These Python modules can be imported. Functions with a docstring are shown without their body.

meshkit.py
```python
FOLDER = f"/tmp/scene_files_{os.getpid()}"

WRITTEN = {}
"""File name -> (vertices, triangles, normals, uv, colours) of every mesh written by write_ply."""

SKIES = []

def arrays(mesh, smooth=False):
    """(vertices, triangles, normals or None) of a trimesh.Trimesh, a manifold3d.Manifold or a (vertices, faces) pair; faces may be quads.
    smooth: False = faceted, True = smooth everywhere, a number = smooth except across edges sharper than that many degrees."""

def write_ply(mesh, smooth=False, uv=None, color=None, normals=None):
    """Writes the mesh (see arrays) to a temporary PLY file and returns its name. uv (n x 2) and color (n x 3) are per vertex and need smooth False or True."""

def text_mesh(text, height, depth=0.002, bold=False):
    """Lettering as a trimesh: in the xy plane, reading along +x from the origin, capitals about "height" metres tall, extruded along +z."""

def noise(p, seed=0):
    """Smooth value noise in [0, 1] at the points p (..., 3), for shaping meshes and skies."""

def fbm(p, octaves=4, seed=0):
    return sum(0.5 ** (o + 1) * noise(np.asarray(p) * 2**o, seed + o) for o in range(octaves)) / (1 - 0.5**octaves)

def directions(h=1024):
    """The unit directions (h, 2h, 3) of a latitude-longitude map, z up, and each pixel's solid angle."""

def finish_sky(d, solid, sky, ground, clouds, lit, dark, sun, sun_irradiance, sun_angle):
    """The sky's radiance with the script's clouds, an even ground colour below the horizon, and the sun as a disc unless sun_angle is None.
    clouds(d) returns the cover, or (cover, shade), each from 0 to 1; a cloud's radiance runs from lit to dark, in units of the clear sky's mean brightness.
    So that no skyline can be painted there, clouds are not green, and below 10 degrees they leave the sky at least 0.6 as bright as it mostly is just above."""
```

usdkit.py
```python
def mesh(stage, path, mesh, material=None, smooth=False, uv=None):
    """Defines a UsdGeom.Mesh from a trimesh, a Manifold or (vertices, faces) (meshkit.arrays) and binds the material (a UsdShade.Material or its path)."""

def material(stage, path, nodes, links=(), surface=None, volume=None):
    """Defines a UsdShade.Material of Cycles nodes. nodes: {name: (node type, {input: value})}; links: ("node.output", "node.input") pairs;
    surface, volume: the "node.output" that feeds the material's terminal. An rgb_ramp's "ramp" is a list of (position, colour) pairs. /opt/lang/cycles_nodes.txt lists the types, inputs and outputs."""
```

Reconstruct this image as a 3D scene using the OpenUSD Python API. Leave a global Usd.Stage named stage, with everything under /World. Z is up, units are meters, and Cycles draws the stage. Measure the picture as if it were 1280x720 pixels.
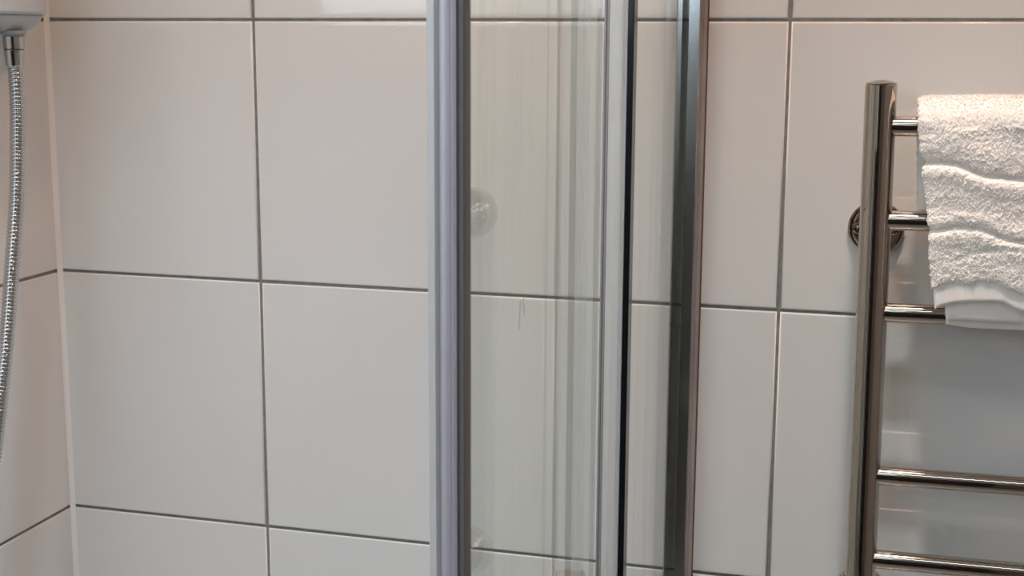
import math, random
import numpy as np, trimesh, usdkit, meshkit
from pxr import Usd, UsdGeom, UsdLux, UsdShade, Gf, Vt, Sdf

stage = Usd.Stage.CreateInMemory()
UsdGeom.SetStageUpAxis(stage, UsdGeom.Tokens.z)
UsdGeom.SetStageMetersPerUnit(stage, 1.0)
UsdGeom.Xform.Define(stage, '/World')
UsdGeom.Scope.Define(stage, '/World/Looks')
random.seed(7)
rng = np.random.default_rng(7)

# ------------------------------------------------------------------ camera, light levels
Z0 = 1.515                                   # height of the first grout line above the floor
F_PX, YAW, PITCH, ROLL = 1717.854, -0.2726696, -0.1777446, 0.0048383
CAM = np.array([0.7161235, -1.4575623, -0.0225469 + Z0])
EXPOSURE = 0.0
LAMP_WARM, LAMP_SHOWER, LAMP_CAN, LAMP_ROOM = 1.5, 1.1, 6.8, 6.4     # strengths of the two open downlights, the two narrow can lights and the opal ceiling light
WARM, NEUTRAL, COOL = (1.0, 0.50, 0.27), (1.0, 0.70, 0.42), (0.88, 0.95, 1.0)
WINDOW = 4.6

def camera():
    cy, sy, cp, sp = math.cos(YAW), math.sin(YAW), math.cos(PITCH), math.sin(PITCH)
    f = np.array([sy * cp, cy * cp, sp]); r = np.array([cy, -sy, 0.0]); u = np.cross(r, f)
    r2 = math.cos(ROLL) * r + math.sin(ROLL) * u
    u2 = -math.sin(ROLL) * r + math.cos(ROLL) * u
    c = UsdGeom.Camera.Define(stage, '/World/camera')
    m = Gf.Matrix4d(*r2, 0, *u2, 0, *(-f), 0, *CAM, 1)
    c.AddTransformOp().Set(m)
    c.CreateHorizontalApertureAttr(20.955)
    c.CreateVerticalApertureAttr(20.955 * 720 / 1280)
    c.CreateFocalLengthAttr(20.955 * F_PX / 1280)
    c.CreateClippingRangeAttr(Gf.Vec2f(0.02, 50))
    c.CreateFStopAttr(11.0)
    c.CreateFocusDistanceAttr(1.38)
    c.GetExposureAttr().Set(EXPOSURE) if c.GetExposureAttr() else c.GetPrim().CreateAttribute('exposure', Sdf.ValueTypeNames.Float).Set(EXPOSURE)
camera()

# ------------------------------------------------------------------ helpers
used = {}
def path_for(name, parent=None):
    base = (str(parent.GetPath()) if parent is not None else '/World') + '/' + name
    n = used.get(base, 0); used[base] = n + 1
    return base if n == 0 else f'{base}_{n:03d}'

def tag(p, label=None, cat=None, group=None, kind=None):
    for k, v in (('label', label), ('category', cat), ('group', group), ('kind', kind)):
        if v: p.SetCustomDataByKey(k, v)
    return p

def thing(name, label=None, cat=None, loc=(0, 0, 0), roty=0.0, group=None, kind=None):
    x = UsdGeom.Xform.Define(stage, path_for(name))
    x.AddTranslateOp().Set(Gf.Vec3d(*map(float, loc)))
    if roty: x.AddRotateYOp().Set(roty)
    return tag(x.GetPrim(), label, cat, group, kind)

def obj(name, mesh, mat, parent=None, smooth=30, **kw):
    m = usdkit.mesh(stage, path_for(name, parent), mesh, M[mat], smooth=smooth)
    return tag(m.GetPrim(), **kw)

def box(x0, x1, y0, y1, z0, z1, bev=0.0):
    if bev <= 0:
        b = trimesh.creation.box((x1 - x0, y1 - y0, z1 - z0)); b.apply_translation(((x0 + x1) / 2, (y0 + y1) / 2, (z0 + z1) / 2)); return b
    pts = []
    for sx in (x0 + bev, x1 - bev):
        for sy in (y0 + bev, y1 - bev):
            for sz in (z0 + bev, z1 - bev):
                s = trimesh.creation.icosphere(subdivisions=2, radius=bev); s.apply_translation((sx, sy, sz)); pts.append(s.vertices)
    return trimesh.convex.convex_hull(np.vstack(pts))

def cat(*ms): return trimesh.util.concatenate(list(ms))

def lathe(profile, axis='z', sections=64):
    m = trimesh.creation.revolve(np.array(profile, float), sections=sections)
    if axis == 'y-': m.apply_transform(trimesh.transformations.rotation_matrix(math.pi / 2, (1, 0, 0)))      # z -> -y
    if axis == 'x': m.apply_transform(trimesh.transformations.rotation_matrix(math.pi / 2, (0, 1, 0)))      # z -> x
    return m

def prism(outline, z0, z1):
    """plan outline (x, y) extruded upward"""
    from shapely.geometry import Polygon
    m = trimesh.creation.extrude_polygon(Polygon(outline), z1 - z0, engine='earcut'); m.apply_translation((0, 0, z0)); return m

def sweep(pts, radii, sides=20):
    p = np.asarray(pts, float); t = np.gradient(p, axis=0); t /= np.linalg.norm(t, axis=1, keepdims=True)
    a = np.cross(t, [0, 1.0, 0.02]); a /= np.linalg.norm(a, axis=1, keepdims=True); b = np.cross(t, a)
    ang = np.arange(sides) * 2 * np.pi / sides
    v = p[:, None] + np.broadcast_to(radii, (len(p),))[:, None, None] * (np.cos(ang)[None, :, None] * a[:, None] + np.sin(ang)[None, :, None] * b[:, None])
    i, j = np.meshgrid(np.arange(len(p) - 1), np.arange(sides), indexing='ij')
    q = np.stack([i * sides + j, i * sides + (j + 1) % sides, (i + 1) * sides + (j + 1) % sides, (i + 1) * sides + j], -1).reshape(-1, 4)
    f = np.vstack([q[:, [0, 1, 2]], q[:, [0, 2, 3]]])
    n = len(p) * sides
    caps = [[n, j2, (j2 + 1) % sides] for j2 in range(sides)] + [[n + 1, n - sides + (j2 + 1) % sides, n - sides + j2] for j2 in range(sides)]
    m = trimesh.Trimesh(np.vstack([v.reshape(-1, 3), p[:1], p[-1:]]), np.vstack([f, caps]), process=False)
    m.fix_normals(); return m

# ------------------------------------------------------------------ materials
M = {}
def mat(name, nodes, links=(), surface='p.BSDF'):
    M[name] = usdkit.material(stage, '/World/Looks/' + name, nodes, links, surface=surface)

def plain(name, color, rough=0.5, metal=0.0, **kw):
    mat(name, {'p': ('principled_bsdf', {'base_color': color, 'roughness': rough, 'metallic': metal, **kw})})

def glazed(name, color):
    # glazed ceramic: very slight waviness in the glaze, faint tone drift from tile to tile
    mat(name, {
        'tc': ('texture_coordinate', {}),
        'map': ('mapping', {'scale': (9.0, 9.0, 1.6)}),
        'n1': ('noise_texture', {'scale': 1.0, 'detail': 2.0}),
        'n2': ('noise_texture', {'scale': 160.0, 'detail': 1.0}),
        'b1': ('bump', {'strength': 0.22, 'distance': 0.004}),
        'b2': ('bump', {'strength': 0.05, 'distance': 0.0006}),
        'oi': ('object_info', {}),
        'c': ('mix_color', {'a': color, 'b': tuple(0.965 * v for v in color)}),
        'p': ('principled_bsdf', {'roughness': 0.055, 'specular_ior_level': 0.55})},
        [('tc.object', 'map.vector'), ('map.vector', 'n1.vector'), ('tc.object', 'n2.vector'), ('n1.fac', 'b1.height'), ('n2.fac', 'b2.height'),
         ('b1.normal', 'b2.normal'), ('b2.normal', 'p.normal'), ('oi.random', 'c.fac'), ('c.result', 'p.base_color')])
glazed('white_glaze', (0.765, 0.775, 0.78))
mat('grout', {'tc': ('texture_coordinate', {}), 'n': ('noise_texture', {'scale': 90.0, 'detail': 4.0}),
              'r': ('rgb_ramp', {'ramp': [(0.3, (0.20, 0.185, 0.172)), (0.7, (0.28, 0.262, 0.248))]}),
              'b': ('bump', {'strength': 0.4, 'distance': 0.001}), 'p': ('principled_bsdf', {'roughness': 0.9})},
    [('tc.object', 'n.vector'), ('n.fac', 'r.fac'), ('r.color', 'p.base_color'), ('n.fac', 'b.height'), ('b.normal', 'p.normal')])
mat('silicone', {'tc': ('texture_coordinate', {}), 'n': ('noise_texture', {'scale': 14.0, 'detail': 3.0}),
                 'r': ('rgb_ramp', {'ramp': [(0.35, (0.36, 0.34, 0.325)), (0.7, (0.48, 0.46, 0.44))]}), 'p': ('principled_bsdf', {'roughness': 0.35})},
    [('tc.object', 'n.vector'), ('n.fac', 'r.fac'), ('r.color', 'p.base_color')])
plain('white_silicone', (0.86, 0.86, 0.86), 0.3)
plain('polished_steel', (0.53, 0.475, 0.42), 0.03, 1.0)
plain('chrome', (0.55, 0.55, 0.56), 0.06, 1.0)
plain('channel_chrome', (0.74, 0.76, 0.80), 0.16, 1.0)
plain('satin_aluminium', (0.69, 0.645, 0.685), 0.5, 0.3)  # slight lilac in the base colour stands for light the metal reflects
plain('pale_aluminium', (0.76, 0.75, 0.745), 0.35)
plain('grey_gasket', (0.16, 0.16, 0.157), 0.6)
plain('clear_seal', (0.84, 0.81, 0.79), 0.4)
plain('black_rubber', (0.006, 0.010, 0.011), 0.16)
plain('unit_plastic', (0.52, 0.56, 0.60), 0.28)
plain('grime', (0.14, 0.105, 0.085), 0.6)  # dark brown painted in for the shadow of the gap beside the bead
plain('white_plastic', (0.80, 0.81, 0.83), 0.28)
plain('grey_plastic', (0.34, 0.36, 0.39), 0.4)
plain('grey_trim', (0.36, 0.35, 0.375), 0.35)
plain('dark_rubber', (0.03, 0.03, 0.03), 0.5)
mat('dried_water', {'t': ('transparent_bsdf', {'color': (1, 1, 1)}), 'd': ('diffuse_bsdf', {'color': (0.22, 0.22, 0.215)}), 'm': ('mix_closure', {'fac': 0.45})}, [('t.BSDF', 'm.closure1'), ('d.BSDF', 'm.closure2')], surface='m.closure')
plain('beige_cap', (0.22, 0.19, 0.155), 0.5)
plain('tray_white', (0.80, 0.80, 0.79), 0.15)
plain('wall_paint', (0.38, 0.335, 0.30), 0.6)
plain('dark_paint', (0.018, 0.02, 0.021), 0.5)
plain('brown_wood', (0.028, 0.02, 0.016), 0.4)
plain('ceiling_paint', (0.85, 0.84, 0.82), 0.8)
mat('floor_tile', {'tc': ('texture_coordinate', {}), 'n': ('noise_texture', {'scale': 5.0, 'detail': 5.0}),
                   'r': ('rgb_ramp', {'ramp': [(0.3, (0.22, 0.21, 0.205)), (0.7, (0.30, 0.29, 0.28))]}), 'p': ('principled_bsdf', {'roughness': 0.35})},
    [('tc.object', 'n.vector'), ('n.fac', 'r.fac'), ('r.color', 'p.base_color')])
mat('terry', {'tc': ('texture_coordinate', {}), 'n': ('noise_texture', {'scale': 420.0, 'detail': 2.0}),
              'b': ('bump', {'strength': 0.5, 'distance': 0.0012}),
              'p': ('principled_bsdf', {'base_color': (0.90, 0.855, 0.815), 'roughness': 0.95, 'sheen_weight': 0.25, 'specular_ior_level': 0.1})},
    [('tc.object', 'n.vector'), ('n.fac', 'b.height'), ('b.normal', 'p.normal')])
mat('woven_hem', {'tc': ('texture_coordinate', {}), 'w': ('wave_texture', {'scale': 320.0, 'bands_direction': 'x', 'distortion': 0.6}),
                  'b': ('bump', {'strength': 0.25, 'distance': 0.0006}),
                  'p': ('principled_bsdf', {'base_color': (0.90, 0.855, 0.82), 'roughness': 0.85, 'specular_ior_level': 0.2})},
    [('tc.object', 'w.vector'), ('w.fac', 'b.height'), ('b.normal', 'p.normal')])
# clear glass slab: straight-through transmission with a Schlick reflection on each face, plus faint dried streaks
mat('clear_glass', {
    'g': ('geometry', {}), 'dot': ('vector_math', {'math_type': 'dot_product'}), 'abs': ('math', {'math_type': 'absolute'}),
    'inv': ('math', {'math_type': 'subtract', 'value1': 1.0}), 'pw': ('math', {'math_type': 'power', 'value2': 5.0}),
    'fr': ('math', {'math_type': 'multiply_add', 'value2': 0.955, 'value3': 0.045}),
    't': ('transparent_bsdf', {'color': (0.965, 0.98, 0.955)}), 'gl': ('glossy_bsdf', {'color': (1, 1, 1), 'roughness': 0.0}),
    'mx': ('mix_closure', {}),
    'mp': ('mapping', {'scale': (1.0, 26.0, 2.2)}), 'n': ('noise_texture', {'scale': 1.6, 'detail': 4.0, 'distortion': 0.6}),
    'rp': ('map_range', {'from_min': 0.52, 'from_max': 0.80, 'to_min': 0.0, 'to_max': 0.10, 'clamp': True}),
    'df': ('diffuse_bsdf', {'color': (0.45, 0.45, 0.44)}), 'mx2': ('mix_closure', {})},
    [('g.incoming', 'dot.vector1'), ('g.normal', 'dot.vector2'), ('dot.value', 'abs.value1'), ('abs.value', 'inv.value2'), ('inv.value', 'pw.value1'),
     ('pw.value', 'fr.value1'), ('fr.value', 'mx.fac'), ('t.BSDF', 'mx.closure1'), ('gl.BSDF', 'mx.closure2'),
     ('g.position', 'mp.vector'), ('mp.vector', 'n.vector'), ('n.fac', 'rp.value'), ('rp.result', 'mx2.fac'), ('mx.closure', 'mx2.closure1'), ('df.BSDF', 'mx2.closure2')],
    surface='mx2.closure')
def emitter(name, color, s):
    mat(name, {'e': ('emission', {'color': color, 'strength': s})}, surface='e.emission')
emitter('lamp_face', (1.0, 0.85, 0.7), 12.0)
emitter('opal_glow', COOL, LAMP_ROOM)
emitter('frosted_daylight', (0.76, 0.88, 1.0), WINDOW)

# ------------------------------------------------------------------ the room
XL, XR, YB, ZC = -0.2702, 1.75, -2.5, 2.42

def rounded_tile(w, h, depth=0.008, r=0.0024):
    """front face at y = 0, facing -y, from (0, 0) to (w, h); eased edges"""
    prof = [(0.0, depth), (0.0, r)]
    for a in np.radians([18, 36, 54, 72, 90]): prof.append((r - r * math.cos(a), r - r * math.sin(a)))
    prof.append((r + 0.0035, 0.0))
    v, f = [], []
    for ins, y in prof:
        v += [(ins, y, ins), (w - ins, y, ins), (w - ins, y, h - ins), (ins, y, h - ins)]
    for k in range(len(prof) - 1):
        for j in range(4):
            a, b = 4 * k + j, 4 * k + (j + 1) % 4
            f += [(a, b, b + 4), (a, b + 4, a + 4)]
    n = 4 * (len(prof) - 1)
    f += [(n, n + 1, n + 2), (n, n + 2, n + 3)]
    m = trimesh.Trimesh(v, f, process=False)
    return m

GAP, ROW, COL = 0.0030, 0.303, 0.603
def tiled_wall(name, spans, place, label, cat_):
    """spans: (u0, u1) tile columns; place(mesh) moves the wall-aligned mesh (x along the wall, y into it) to its wall"""
    w = thing(name, label, cat_, kind='structure')
    bed = box(spans[0][0] - GAP / 2, spans[-1][1] + GAP / 2, 0.0016, 0.10, 0.0, ZC)
    obj('grout', place(bed), 'grout', w, smooth=False)
    zs = [Z0 + ROW * k for k in range(-6, 5)]
    for za, zb in zip(zs[:-1], zs[1:]):
        a, b = max(za, 0.0) + GAP / 2, min(zb, ZC) - GAP / 2
        if b - a < 0.02: continue
        for u0, u1 in spans:
            t = rounded_tile(u1 - u0 - GAP, b - a)
            cx, cz = (u1 - u0) / 2, (b - a) / 2
            t.apply_translation((-cx, 0, -cz))
            t.apply_transform(trimesh.transformations.euler_matrix(rng.normal(0, 0.0009), 0, rng.normal(0, 0.0009)))
            t.apply_translation((u0 + GAP / 2 + cx, 0, a + cz))
            obj('tile', place(t), 'white_glaze', w, smooth=40)
    return w
tiled_wall('wall_back', [(XL, 0.0), (0.0, COL), (COL, 2 * COL), (2 * COL, XR)], lambda m: m,
           'back wall of large glossy white rectangular tiles with thin brown-grey grout', 'wall')
def on_left(m):
    # wall-aligned x runs from the back corner toward the room's front: (u, d, z) -> (XL - d, -u, z)
    m = m.copy(); v = m.vertices.copy(); m.vertices = np.column_stack([XL - v[:, 1], -v[:, 0], v[:, 2]]); m.invert()
    if m.is_watertight and m.volume < 0: m.invert()
    return m
def on_left_fixed(m):
    v = m.vertices; out = trimesh.Trimesh(np.column_stack([XL - v[:, 1], v[:, 0], v[:, 2]]), m.faces, process=False)
    return out
# u = y runs -2.5 .. 0 ; a quarter turn keeps the winding: (x, y) -> (-y, x)
tiled_wall('wall_left', [(-0.85, -0.391), (-0.391, -0.0005)], on_left_fixed,
           'left shower wall of glossy white tiles, a narrow strip at the picture edge', 'wall')
XW = -1.9
obj('wall_far_left', box(XW - 0.1, XW, YB - 0.1, -0.75, 0, ZC), 'ceiling_paint', kind='structure', label='white painted wall on the far left of the room, out of the picture', cat='wall', smooth=False)
obj('wall_alcove', box(XW, XL - 0.1005, -0.85, -0.75, 0, ZC), 'ceiling_paint', kind='structure', label='white painted wall beside the shower alcove, out of the picture', cat='wall', smooth=False)
obj('wall_right', box(XR, XR + 0.1, YB, 0, 0, ZC), 'wall_paint', kind='structure', label='painted side wall beyond the towel rail, out of the picture', cat='wall', smooth=False)
# front wall with a frosted window opening
wx0, wx1, wz0, wz1 = -1.45, 0.28, 1.53, 2.26
wf = thing('wall_front', 'wall opposite the tiles behind the viewer, white above a dark dado', 'wall', kind='structure')
obj('upper_wall', cat(box(XW - 0.1, wx0, YB - 0.1, YB, 1.20, ZC), box(wx1, XR + 0.1, YB - 0.1, YB, 2.05, ZC), box(wx0, wx1, YB - 0.1, YB, 1.20, wz0), box(wx0, wx1, YB - 0.1, YB, wz1, ZC), box(XW - 0.1, -0.35, YB - 0.1, YB, 0, 1.20)), 'ceiling_paint', wf, smooth=False)
obj('dado', cat(box(-0.35, wx1, YB - 0.1, YB, 0, 1.20), box(wx1, 0.81, YB - 0.1, YB, 0, 2.05)), 'dark_paint', wf, smooth=False)
obj('brown_panel', box(0.81, XR + 0.1, YB - 0.1, YB, 0, 2.05), 'wall_paint', wf, smooth=False)
w1 = thing('window_1', 'frosted window in the wall behind the viewer', 'window', kind='structure')
obj('window_frame', cat(box(wx0, wx0 + 0.04, YB - 0.06, YB + 0.01, wz0, wz1), box(wx1 - 0.04, wx1, YB - 0.06, YB + 0.01, wz0, wz1),
                        box(wx0 + 0.04, wx1 - 0.04, YB - 0.06, YB + 0.01, wz0, wz0 + 0.04), box(wx0 + 0.04, wx1 - 0.04, YB - 0.06, YB + 0.01, wz1 - 0.04, wz1)), 'white_plastic', w1, smooth=False)
obj('pane', box(wx0 + 0.04, wx1 - 0.04, YB - 0.04, YB - 0.03, wz0 + 0.04, wz1 - 0.04), 'frosted_daylight', w1, smooth=False)
tc = thing('tall_cabinet', 'unseen tall dark cabinet added behind the viewer to darken the rail reflections', 'cabinet', (0.81, YB, 0))  # added, never in view: a dark upright for the black stripe in the posts
obj('body', box(-0.17, 0.17, 0.002, 0.30, 0.0, 2.05), 'brown_wood', tc, smooth=False)
obj('door', box(-0.165, 0.165, 0.301, 0.318, 0.08, 2.03), 'brown_wood', tc, smooth=False)
obj('handle', cat(box(-0.13, -0.118, 0.34, 0.352, 1.0, 1.16, 0.003), box(-0.13, -0.118, 0.317, 0.345, 1.01, 1.022, 0.002), box(-0.13, -0.118, 0.317, 0.345, 1.138, 1.15, 0.002)), 'chrome', tc)
obj('floor', box(XW - 0.1, XR + 0.1, YB - 0.1, 0.1, -0.1, 0), 'floor_tile', kind='structure', label='dark tiled bathroom floor below the picture', cat='floor', smooth=False)
obj('ceiling', box(XW - 0.1, XR + 0.1, YB - 0.1, 0.1, ZC, ZC + 0.1), 'ceiling_paint', kind='structure', label='white painted ceiling above the picture', cat='ceiling', smooth=False)
# silicone in the tiled corner and beside the wall channel
obj('trim_1', prism([(XL - 0.0005, 0.0005)] + [(XL + 0.0050 * (1 - math.sin(a)), -0.0050 * (1 - math.cos(a))) for a in np.linspace(0, math.pi / 2, 7)], 0, ZC - 0.01),
    'white_silicone', kind='structure', label='white silicone bead in the corner of the two tiled walls', cat='sealant')

def downlight(x, y, power, color, label):
    t = thing('ceiling_downlight', label, 'light', (x, y, ZC))
    obj('bezel', lathe([(0.040, -0.001), (0.040, -0.006), (0.052, -0.004), (0.055, 0.0), (0.040, -0.001)]), 'white_plastic', t)
    obj('lens', lathe([(0, -0.003), (0.039, -0.003), (0.039, -0.001), (0, -0.001)]), 'lamp_face', t)
    l = UsdLux.DiskLight.Define(stage, str(t.GetPath()) + '/lamp')
    l.CreateRadiusAttr(0.036); l.CreateIntensityAttr(power / (math.pi * 0.036 ** 2)); l.CreateColorAttr(Gf.Vec3f(*color))
    l.AddTranslateOp().Set(Gf.Vec3d(0, 0, -0.008))
downlight(0.745, -0.36, LAMP_WARM, WARM, 'warm recessed ceiling downlight straight above the near end of the towel rail')
downlight(0.12, -0.52, LAMP_SHOWER, NEUTRAL, 'warm recessed ceiling downlight inside the shower')
def can_light(x, y, power, color, label):
    t = thing('can_downlight', label, 'light', (x, y, ZC))
    obj('can', lathe([(0.048, -0.002), (0.048, -0.152), (0.052, -0.152), (0.052, 0.0), (0.0, 0.0), (0.0, -0.002), (0.048, -0.002)]), 'dark_paint', t)
    obj('lens', lathe([(0, -0.008), (0.039, -0.008), (0.039, -0.003), (0, -0.003)]), 'lamp_face', t)
    l = UsdLux.DiskLight.Define(stage, str(t.GetPath()) + '/lamp')
    l.CreateRadiusAttr(0.036); l.CreateIntensityAttr(power / (math.pi * 0.036 ** 2)); l.CreateColorAttr(Gf.Vec3f(*color))
    l.AddTranslateOp().Set(Gf.Vec3d(0, 0, -0.012))
can_light(0.715, -0.45, LAMP_CAN, (0.98, 0.97, 0.95), 'dark narrow-beam can light on the ceiling above the towel rail')
can_light(0.0, -0.50, LAMP_CAN, (0.90, 0.96, 1.0), 'dark narrow-beam can light on the ceiling above the shower')
for ox, oy, lab in ((0.60, -1.15, 'long opal ceiling light nearer the tiled wall'), (0.15, -2.05, 'long opal ceiling light nearer the wall behind the viewer')):
    ol = thing('ceiling_light', lab, 'light', (ox, oy, ZC), group='opal ceiling lights')
    obj('housing', box(-0.61, 0.61, -0.08, 0.08, -0.05, 0.0, 0.004), 'white_plastic', ol)
    obj('diffuser', box(-0.59, 0.59, -0.065, 0.065, -0.056, -0.049, 0.002), 'opal_glow', ol)

# ------------------------------------------------------------------ shower tray, fixed pane and door
ZT, ZH = 0.055, 1.93
tr = thing('shower_tray', 'white square shower tray with a raised rim, below the picture', 'shower tray')
obj('basin', box(XL + 0.003, 0.52, -0.79, -0.003, 0.0, 0.035, 0.008), 'tray_white', tr)
obj('rim', cat(box(0.465, 0.52, -0.79, -0.003, 0.02, ZT, 0.008), box(XL + 0.003, 0.465, -0.79, -0.735, 0.02, ZT, 0.008)), 'tray_white', tr)

XA, XB = 0.4812, 0.5030                      # room-side faces of the door glass and of the fixed glass
fp = thing('fixed_glass_panel', 'narrow clear glass shower panel fixed to the tiles by a chrome wall channel', 'glass panel')
pane = obj('pane', box(XB - 0.006, XB, -0.346, -0.012, ZT, ZH, 0.0008), 'clear_glass', fp, label='clear fixed pane')
ch = obj('wall_channel', cat(
    prism([(0.4912, -0.0005), (XB - 0.0065, -0.0005), (XB - 0.0065, -0.029), (0.4922, -0.029), (0.4912, -0.028)], ZT, ZH),
    prism([(XB + 0.0004, -0.0005), (0.5152, -0.0005), (0.5152, -0.028), (0.5142, -0.029), (XB + 0.0004, -0.029)], ZT, ZH)), 'channel_chrome', fp, label='upright chrome wall channel')
sc = lathe([(0, 0.0012), (0.0012, 0.001), (0.0018, 0), (0, 0)], 'y-', 20); sc.apply_translation((XB - 0.0003, -0.0292, Z0 - 0.3195))
obj('screw', sc, 'chrome', fp)
YP = -0.347
obj('profile_edge', prism([(0.4822, YP + 0.012), (0.4822, YP - 0.0005), (0.4838, YP + 0.0004), (0.4842, YP + 0.0012), (0.4846, YP), (0.4863, YP), (0.4863, YP + 0.012)], ZT, ZH), 'grey_trim', fp, label='narrow grey edge strip', smooth=20)
obj('seal_profile', cat(
    prism([(0.4866, YP + 0.012), (0.4866, YP), (0.4918, YP - 0.0008), (0.4923, YP), (0.4973, YP), (0.4978, YP - 0.0008), (0.5002, YP), (0.5002, YP + 0.012)], ZT, ZH)),
    'pale_aluminium', fp, label='pale grooved edge profile', smooth=20)
obj('profile_lip', box(0.5004, 0.5018, YP - 0.002, YP + 0.012, ZT, ZH), 'satin_aluminium', fp, smooth=False)
obj('rubber_gasket', box(0.5022, 0.5072, YP - 0.003, YP + 0.012, ZT, ZH, 0.0006), 'black_rubber', fp, label='black vertical rubber edge')
t2 = thing('trim_2', 'silicone bead with a painted brown gap shadow down the right side of the chrome wall channel', 'sealant', kind='structure')
obj('bead', prism([(0.5153, 0.0005), (0.5153, -0.0052), (0.5162, -0.0046), (0.5180, -0.0018), (0.5192, -0.0002), (0.5192, 0.0005)], ZT, ZH), 'silicone', t2)
obj('grime_line', prism([(0.5188, 0.0005), (0.5187, -0.0012), (0.5194, -0.0010), (0.5202, -0.0001), (0.5202, 0.0005)], ZT, ZH), 'grime', t2, label='thin brown strip painting the gap shadow')  # dark strip standing for shade in the gap at the bead

dr = thing('shower_door', 'clear glass shower door with an aluminium upright at its near edge, reflected lilac put into its colour', 'shower door')
obj('pane', box(XA - 0.006, XA, -0.748, YP - 0.001, ZT + 0.004, ZH, 0.0008), 'clear_glass', dr, label='clear door pane')
for pts_, w_ in (([(-0.5905, -0.1905), (-0.5880, -0.1970), (-0.5866, -0.2036)], 0.0006), ([(-0.5970, -0.1910), (-0.5985, -0.2000), (-0.6005, -0.2105)], 0.0006)):
    p_ = np.array([(XA + 0.00005, a_, Z0 + b_) for a_, b_ in pts_]); q_ = np.concatenate([p_[:1], p_, p_[-1:]])
    st_ = sweep(q_ + np.linspace(0, 0.0002, len(q_))[:, None] * np.array([0, 0, -1.0]), np.concatenate([[w_ * 0.2], np.full(len(p_), w_), [w_ * 0.3]]), 8)
    st_.vertices[:, 0] = XA + 0.0001 + (st_.vertices[:, 0] - XA) * 0.2
    obj('dried_drip', st_, 'dried_water', dr, label='grey dried drip streak')
YS = -0.76
def flute(x0, x1, y, amp, n):
    xs = np.linspace(x0, x1, n); return [(x, y - amp * math.sin(math.pi * (x - x0) / (x1 - x0))) for x in xs]
obj('door_stile', prism([(0.4795, YS + 0.020)] + [(0.4778, YS + 0.002), (0.4784, YS - 0.0008), (0.4793, YS - 0.0004), (0.4801, YS + 0.0012)] + flute(0.4806, 0.4861, YS + 0.0006, 0.0006, 9)
    + [(0.4864, YS + 0.0012), (0.4871, YS + 0.0014), (0.4876, YS - 0.0002), (0.4884, YS), (0.4887, YS + 0.0012), (0.4890, YS - 0.0008), (0.4899, YS - 0.0005), (0.4900, YS + 0.004), (0.4890, YS + 0.020)], ZT + 0.004, ZH),
    'satin_aluminium', dr, label='satin aluminium upright with reflected lilac put into its colour', smooth=25)
obj('edge_seal', prism([(0.4729, YS + 0.002), (0.4737, YS), (0.4777, YS), (0.4777, YS + 0.012), (0.4729, YS + 0.010)], ZT + 0.004, ZH), 'clear_seal', dr, label='pale translucent edge seal')
obj('grey_gasket', prism([(0.4901, YS + 0.0015), (0.4935, YS + 0.001), (0.4942, YS + 0.003), (0.4942, YS + 0.012), (0.4901, YS + 0.014)], ZT + 0.004, ZH), 'grey_gasket', dr, label='dark grey gasket strip')
kb = lathe([(0, 0.0), (0.0100, 0.0), (0.0112, 0.0012), (0.0112, 0.018), (0.0098, 0.0205), (0.006, 0.0215), (0, 0.0217)], 'x', 40)

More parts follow.
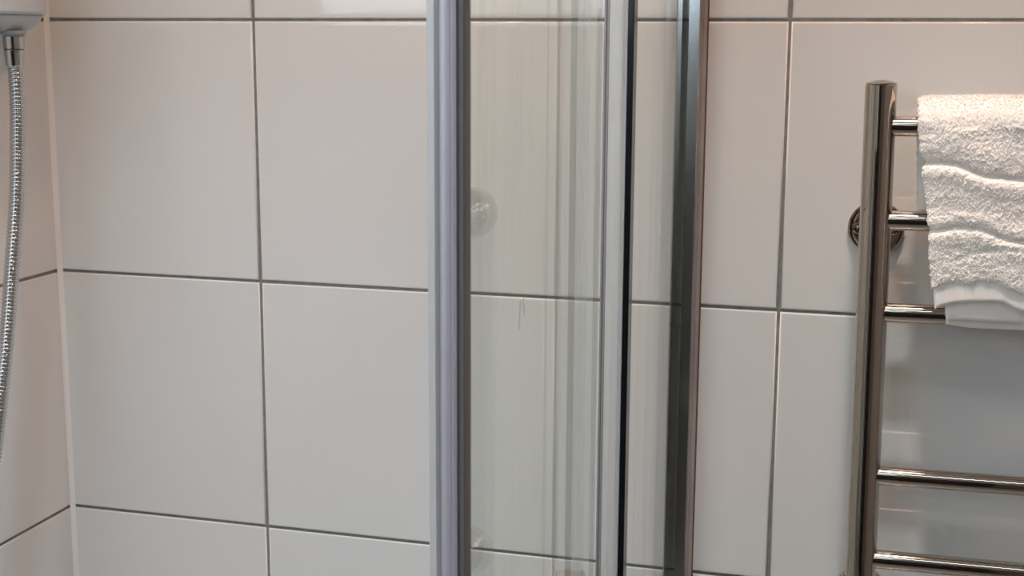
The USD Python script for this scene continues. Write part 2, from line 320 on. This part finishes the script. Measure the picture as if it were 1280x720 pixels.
KY, KZ = -0.366, Z0 - 0.4815
kb.vertices[:, 0] *= -1; kb.invert(); kb.apply_translation((XA - 0.0085, KY, KZ))
k = obj('knob', kb, 'beige_cap', dr, label='beige round knob behind the glass')
ro = lathe([(0, 0.0), (0.0120, 0.0), (0.0128, 0.001), (0.012, 0.0022), (0, 0.0022)], 'x', 40); ro.apply_translation((XA - 0.0084, KY, KZ))
obj('rosette', ro, 'chrome', k)

# ------------------------------------------------------------------ towel rail
R0 = np.array([0.6988, 0.0, Z0 - 0.2107])    # upper wall flange of the near post
TILT = -0.5
rail = thing('towel_rail', 'polished steel ladder towel rail on the white tiled wall', 'towel rail', R0, TILT)
PR, RR, OFF, WID = 0.0152, 0.0097, -0.070, 0.50
zr = [z + 0.2107 for z in (-0.1022, -0.1937, -0.2857, -0.4537, -0.5427, -0.634, -0.725, -0.893, -0.984)]
ztop, zbot = 0.1487, -0.86
for px in (0.0, WID):
    post = lathe([(0, zbot), (PR - 0.001, zbot), (PR, zbot + 0.001), (PR, ztop - 0.0006), (PR - 0.0006, ztop), (0, ztop)]); post.apply_translation((px, OFF, 0))
    obj('post', post, 'polished_steel', rail)
    c = lathe([(0, ztop + 0.0002), (PR - 0.0012, ztop + 0.0002), (PR - 0.0002, ztop + 0.0007), (PR - 0.0004, ztop + 0.0014), (0.011, ztop + 0.0030), (0.006, ztop + 0.0042), (0, ztop + 0.0046)]); c.apply_translation((px, OFF, 0))
    obj('post_cap', c, 'polished_steel', rail, label='domed post cap')
for z in zr:
    r = lathe([(0, 0.012), (RR, 0.012), (RR, WID - 0.012), (0, WID - 0.012)], 'x', 48); r.apply_translation((0, OFF, z))
    obj('rung', r, 'polished_steel', rail)
for px in (0.0, WID):
    for z in (0.0, -0.3963, -0.79):
        fl = lathe([(0, 0.0005), (0.0284, 0.0005), (0.0288, 0.0025), (0.0281, 0.0055), (0.0262, 0.0075), (0.0243, 0.0074), (0.0228, 0.0058), (0.0215, 0.0046), (0.012, 0.0042), (0.0105, 0.0050), (0.0100, 0.008), (0, 0.008)], 'y-')
        fl.apply_translation((px, 0, z)); f = obj('wall_flange', fl, 'polished_steel', rail, label='round wall flange')
        st = lathe([(0, 0.006), (0.0085, 0.006), (0.0085, 0.060), (0, 0.060)], 'y-', 40); st.apply_translation((px, 0, z)); obj('stem', st, 'polished_steel', f)
        for sx in (-1, 1):
            s = cat(lathe([(0, 0.0042), (0.0064, 0.0042), (0.0066, 0.0052), (0.0058, 0.0060), (0.0046, 0.0056), (0.0044, 0.0052), (0, 0.0052)], 'y-', 28),
                    lathe([(0, 0.0052), (0.0036, 0.0052), (0.0034, 0.0066), (0.0022, 0.0078), (0, 0.0082)], 'y-', 24))
            s.apply_translation((px + sx * 0.0172, 0, z - 0.0005)); obj('screw', s, 'polished_steel', f)

# ------------------------------------------------------------------ towel over the top rung
RZ, RY = Z0 - 0.1018, OFF
def rung_z(x): return RZ + (x - 0.73) * math.tan(math.radians(0.5))
left_z = np.array([-0.50, -0.292, -0.2744, -0.262, -0.2335, -0.199, -0.1687, -0.1347, -0.1048, -0.0788, -0.05])
left_x = np.array([0.758, 0.7572, 0.7570, 0.7555, 0.7514, 0.7476, 0.7441, 0.7388, 0.7335, 0.7318, 0.7318])
TX1 = 0.985
def towel_layer(R, th, zend_f, zend_b, x_left, res, crease=None, pile=0.0, seed=0, flare=0.0, round_=0.75):
    """closed sheet of thickness th hung over the rung at radius R; zend_f(x), zend_b give where its ends hang (relative to Z0)"""
    arc = math.pi * R
    nu = int((TX1 - 0.735) / res) + 1
    Lmax = (-0.10 - min(zend_f(np.array([0.78, 0.80, 0.84])))) + arc + (-0.10 - zend_b)
    nt = int(Lmax / res) + 1
    u = np.linspace(0, 1, nu)[:, None]; t = np.linspace(0, 1, nt)[None, :]
    xg = 0.735 + u * (TX1 - 0.735) + 0 * t
    for _ in range(3):
        zc = rung_z(xg) - Z0
        Lf, Lb = zc - zend_f(xg), zc - zend_b
        s = t * (Lf + arc + Lb)
        on_f, on_b = s < Lf, s > Lf + arc
        a = np.clip((s - Lf) / R, 0, math.pi)
        zz = np.where(on_f, zc - Lf + s, np.where(on_b, zc - (s - Lf - arc), zc + R * np.sin(a)))
        xl = np.where(on_b, 0.7325 + (zc - zz) * 0.06, x_left(zz))
        xg = xl + u * (TX1 - xl)
    ny, nz = -np.cos(a), np.sin(a)
    y = RY + R * ny
    y = y - np.where(on_f, flare * (Lf - s), 0.0)
    y = np.where(on_b, y - 0.0 * s, y)
    P = np.stack([xg, y, zz + Z0], -1)
    N = np.stack([0 * xg, np.broadcast_to(ny, xg.shape), np.broadcast_to(nz, xg.shape)], -1)
    # thin out toward the sheet's edges so that the two faces meet
    ex = np.minimum((xg - xl), (TX1 - xg)); et = np.minimum(s, (Lf + arc + Lb) - s)
    e = np.clip(np.minimum(ex / (round_ * th), et / (0.75 * th)), 0, 1)
    half = th / 2 * np.sqrt(np.clip(1 - (1 - e) ** 2, 0, 1))
    d = 0.0
    if crease is not None: d = crease(xg, zz, on_f, s, Lf)
    if pile:
        n1 = meshkit.noise(P * 480.0, seed) - 0.5; n2 = meshkit.noise(P * 1000.0, seed + 3) - 0.5
        d = d + pile * (1.0 * n1 + 0.7 * n2) * np.clip(e, 0.25, 1)
        d = d + 0.0022 * (meshkit.fbm(P * 34.0, 3, seed + 9) - 0.5)
        xw = 0.0022 * (meshkit.noise(P * np.array([0, 260.0, 260.0]), seed + 21) - 0.5)
        P[..., 0] += xw * (1 - u)
        lobe = 0.0034 * np.exp(-((zz - c1(xg) - 0.001) / 0.0042) ** 2) + 0.0026 * np.exp(-((zz - c2(xg) - 0.001) / 0.0038) ** 2) - 0.0014 * np.exp(-((zz - c1(xg) + 0.011) / 0.008) ** 2)
        P[..., 0] += lobe * (1 - u) ** 6 * on_f
    O = P + N * (half + d)[..., None]
    I = P - N * (half - np.minimum(d, 0) * 0.0)[..., None] + N * (np.clip(d, -th, 0.0) if np.ndim(d) else 0.0)[..., None] * 0.6 if np.ndim(d) else P - N * half[..., None]
    idx = np.arange(nu * nt).reshape(nu, nt)
    q = np.stack([idx[:-1, :-1], idx[1:, :-1], idx[1:, 1:], idx[:-1, 1:]], -1).reshape(-1, 4)
    nO = nu * nt
    rim = []
    def strip(line):
        for p0, p1 in zip(line[:-1], line[1:]): rim.append((p1, p0, p0 + nO, p1 + nO))
    strip(list(idx[:, 0])); strip(list(idx[-1, :])); strip(list(idx[::-1, -1])); strip(list(idx[0, ::-1]))
    q = np.vstack([q, q[:, ::-1] + nO, np.array(rim)])
    f = np.vstack([q[:, [0, 1, 2]], q[:, [0, 2, 3]]])
    m = trimesh.Trimesh(np.vstack([O.reshape(-1, 3), I.reshape(-1, 3)]), f, process=False)
    return m, O, N, (on_f, e, zz, xg)

ip = lambda xs, zs: (lambda x: np.interp(x, xs, zs))
terry_end = ip([0.745, 0.7532, 0.7595, 0.769, 0.779, 0.7907, 0.7941, 0.812, 0.8193, 0.8375, 0.87, 0.92, 0.99], [-0.258, -0.2574, -0.2535, -0.2519, -0.2505, -0.2523, -0.2483, -0.2474, -0.2508, -0.2575, -0.259, -0.255, -0.258])
hem_end = ip([0.745, 0.7565, 0.7636, 0.7765, 0.79, 0.8023, 0.814, 0.821, 0.8313, 0.8385, 0.87, 0.92, 0.99], [-0.276, -0.276, -0.2717, -0.2678, -0.266, -0.2652, -0.2645, -0.2649, -0.2709, -0.2727, -0.274, -0.270, -0.273])
xleft_outer = lambda z: np.interp(z, left_z, left_x)
xleft_inner = lambda z: np.interp(z, [-0.30, -0.2846, -0.27, -0.2, -0.1, 0], [0.7698, 0.7692, 0.7675, 0.76, 0.745, 0.742])
c1 = ip([0.73, 0.7406, 0.755, 0.7693, 0.7948, 0.8302, 0.9, 1.0], [-0.134, -0.1347, -0.1335, -0.1346, -0.1444, -0.1477, -0.150, -0.146])
c2 = ip([0.73, 0.7514, 0.7743, 0.7944, 0.8213, 0.86, 1.0], [-0.199, -0.1989, -0.1941, -0.1948, -0.2043, -0.209, -0.203])
c3 = ip([0.75, 0.79, 0.81, 0.84, 0.90, 1.0], [-0.235, -0.218, -0.2135, -0.2145, -0.222, -0.21])
def folds(x, z, on_f, s, Lf):
    f = np.clip((-z - 0.085) / 0.02, 0, 1) * on_f
    g = lambda q, w: np.exp(-(q / w) ** 2)
    d = -0.0036 * g(z - c1(x), 0.0034) + 0.0017 * g(z - c1(x) + 0.010, 0.008) + 0.0012 * g(z - c1(x) - 0.018, 0.012)
    d += -0.0021 * g(z - c2(x), 0.0030) + 0.0016 * g(z - c2(x) + 0.008, 0.007) + 0.0018 * g(z - c2(x) - 0.009, 0.007)
    d += -0.0014 * g(z - c3(x), 0.0028) * np.clip((x - 0.772) / 0.03, 0, 1)
    d += 0.0014 * np.sin(70 * x + 25 * z)
    return d * f
tw = thing('hand_towel', 'folded white terry hand towel hung over the top rung of the towel rail', 'towel')
mo, O, N, info = towel_layer(0.0240, 0.0120, terry_end, -0.196, xleft_outer, 0.00115, folds, 0.0009, 3, round_=1.4)
obj('terry_sheet', mo, 'terry', tw, smooth=True)
def hem_relief(x, z, on_f, s, Lf): return (0.0006 * np.sin(55 * x) - 0.0005 ) * on_f
# flat woven border below the terry: same path, thinner, kept to the front by a long start above the terry's end
mh, *_ = towel_layer(0.0262, 0.0038, hem_end, -0.11, lambda z: xleft_outer(z) + 0.0012, 0.0016, hem_relief)
mh2 = mh.slice_plane((0, 0, Z0 - 0.232), (0, 0, -1)); 
obj('woven_border', mh2, 'woven_hem', tw, label='flat woven border', smooth=True)
m1, *_ = towel_layer(0.0182, 0.0050, ip([0.7, 0.772, 0.79, 1.0], [-0.2868, -0.2862, -0.2855, -0.2855]), -0.190, xleft_inner, 0.0022, lambda x, z, *a: 0.0012 * np.sin(40 * x + 1) * (z < -0.2))
obj('inner_fold', m1, 'woven_hem', tw, label='inner layer hanging lower than the outer one', smooth=True)
m2, *_ = towel_layer(0.0124, 0.0042, ip([0.7, 0.772, 0.791, 0.84, 1.0], [-0.2912, -0.2918, -0.2938, -0.2933, -0.2938]), -0.186, lambda z: xleft_inner(z) + 0.0004, 0.0022)
obj('inner_hem', m2, 'woven_hem', tw, label='inner hem edge', smooth=True)
# short loops of the pile
on_f, e, zz, xg = info
vis = (N[..., 1] < 0.75)
ids = np.argwhere(vis & (e > 0.02))
pick = ids[rng.choice(len(ids), 60000, replace=True)]
base = O[pick[:, 0], pick[:, 1]]; nn = N[pick[:, 0], pick[:, 1]]
edge = (xg[pick[:, 0], pick[:, 1]] - xleft_outer(zz[pick[:, 0], pick[:, 1]]) < 0.004)
nn = nn + np.where(edge, -0.8, 0.0)[:, None] * np.array([1.0, 0, 0])
dirs = nn + 0.22 * rng.normal(0, 1, (len(pick), 3)) + np.array([0, 0, -0.25]); dirs /= np.linalg.norm(dirs, axis=1, keepdims=True)
base = base + rng.normal(0, 0.0004, base.shape) - nn * 0.0006
tip = base + dirs * rng.uniform(0.0009, 0.0016, (len(pick), 1))
mid = (base + tip) / 2
pts = np.stack([base, mid, tip], 1).reshape(-1, 3)
cv = UsdGeom.BasisCurves.Define(stage, path_for('terry_pile', tw))
cv.CreateTypeAttr('linear'); cv.CreatePointsAttr(Vt.Vec3fArray.FromNumpy(pts.astype(np.float32)))
cv.CreateCurveVertexCountsAttr(Vt.IntArray.FromNumpy(np.full(len(pick), 3, np.int32)))
cv.CreateWidthsAttr(Vt.FloatArray.FromNumpy(np.tile(np.array([0.0010, 0.0010, 0.0006], np.float32), len(pick)))); cv.SetWidthsInterpolation('vertex')
UsdShade.MaterialBindingAPI.Apply(cv.GetPrim()).Bind(M['terry']); tag(cv.GetPrim(), kind='stuff')

# ------------------------------------------------------------------ electric shower unit and its hose on the left wall
SY, SX = -0.1435, -0.215                      # outlet axis
HT = Z0 - 0.0187
unit = thing('electric_shower', 'white electric shower unit with a curved front at the upper left corner', 'shower unit', (XL, SY, HT))
def shell(levels):
    """levels: (z, half width, depth): half-superellipse plan sections stacked up"""
    n = 40; v, f = [], []
    for z, hw, dp in levels:
        for a in np.linspace(0, math.pi, n):
            c, s_ = math.cos(a), math.sin(a)
            v.append((0.0005 + dp * abs(s_) ** 0.85, math.copysign(abs(c) ** 0.8, c) * hw, z))
        v.append((0.0005, 0, z))
    m_ = n + 1
    for k_ in range(len(levels) - 1):
        for j in range(m_):
            a, b = k_ * m_ + j, k_ * m_ + (j + 1) % m_
            f += [(a, b, b + m_), (a, b + m_, a + m_)]
    for k_, top in ((0, 0), (len(levels) - 1, 1)):
        v.append((0.03, 0, levels[k_][0])); c = len(v) - 1
        for j in range(m_):
            a, b = k_ * m_ + j, k_ * m_ + (j + 1) % m_
            f.append((c, a, b) if top else (c, b, a))
    m = trimesh.Trimesh(v, f, process=False); m.fix_normals(); return m
obj('casing', shell([(0.0215, 0.078, 0.070), (0.0225, 0.0805, 0.0725), (0.026, 0.082, 0.074), (0.10, 0.084, 0.078), (0.30, 0.084, 0.078), (0.325, 0.080, 0.073), (0.333, 0.070, 0.063)]), 'unit_plastic', unit, smooth=50)
obj('lower_cover', shell([(0.004, 0.050, 0.056), (0.006, 0.058, 0.060), (0.011, 0.067, 0.065), (0.017, 0.075, 0.0685), (0.0212, 0.078, 0.070)]), 'unit_plastic', unit, smooth=50, label='tapered lower cover')
oc = lathe([(0, -0.0008), (0.0110, -0.0008), (0.0135, 0.0015), (0.0140, 0.005), (0, 0.005)]); oc.apply_translation((SX - XL, 0, 0)); obj('outlet', oc, 'grey_plastic', unit, label='grey round outlet')

hose = thing('shower_hose', 'ribbed chrome shower hose hanging from the white shower unit', 'hose', (SX, SY, HT))
nut = lathe([(0, -0.0330), (0.0092, -0.0330), (0.0096, -0.0325), (0.0107, -0.0168), (0.0107, -0.0160), (0, -0.0160)]); obj('connector', nut, 'chrome', hose, label='tapered chrome connector nut')
ring = lathe([(0, -0.0160), (0.0102, -0.0160), (0.0102, -0.0148), (0, -0.0148)]); obj('seal_ring', ring, 'dark_rubber', hose, label='thin black ring')
nut2 = lathe([(0, -0.0148), (0.0108, -0.0148), (0.0111, -0.0140), (0.0114, -0.0015), (0.0108, -0.0008), (0, -0.0008)]); obj('connector_collar', nut2, 'chrome', hose, label='chrome collar')
ctrl = np.array([(0.0, 0, -0.031), (0.0012, -0.001, -0.060), (0.0, -0.004, -0.12), (-0.001, -0.012, -0.19), (-0.002, -0.0225, -0.245), (-0.002, -0.036, -0.31), (-0.001, -0.053, -0.37), (0.0, -0.075, -0.44), (0.0, -0.12, -0.56), (0, -0.19, -0.66), (0, -0.27, -0.68), (0, -0.34, -0.62), (0, -0.38, -0.50), (0, -0.39, -0.30), (0, -0.392, -0.02)])
from scipy.interpolate import CubicSpline
seg = np.concatenate([[0], np.cumsum(np.linalg.norm(np.diff(ctrl, axis=0), axis=1))])
cs = CubicSpline(seg, ctrl)
pitch = 0.0042
ss = np.arange(0, seg[-1], pitch / 9)
rad = 0.0085 - 0.0013 * np.abs(np.cos(np.pi * ss / pitch)) ** 5
obj('ribbed_hose', sweep(cs(ss), rad, 24), 'chrome', hose, smooth=True)
hh = thing('hand_shower', 'white hand shower in a wall holder beside the shower unit, out of the picture', 'shower head', (SX, SY - 0.392, HT - 0.02))
obj('handle', lathe([(0, 0), (0.009, 0), (0.011, 0.02), (0.012, 0.17), (0.010, 0.19), (0, 0.19)]), 'white_plastic', hh)
hd = lathe([(0, 0), (0.036, 0), (0.04, 0.006), (0.036, 0.02), (0.012, 0.028), (0, 0.028)], 'x'); hd.vertices[:, 0] *= -1; hd.invert(); hd.apply_translation((0.035, 0, 0.20)); obj('head', hd, 'white_plastic', hh)
obj('holder', cat(box(SX * 0 - 0.0545, -0.012, -0.012, 0.012, 0.03, 0.06, 0.004), lathe([(0.0125, 0.035), (0.016, 0.035), (0.016, 0.055), (0.0125, 0.055), (0.0125, 0.035)])), 'chrome', hh)
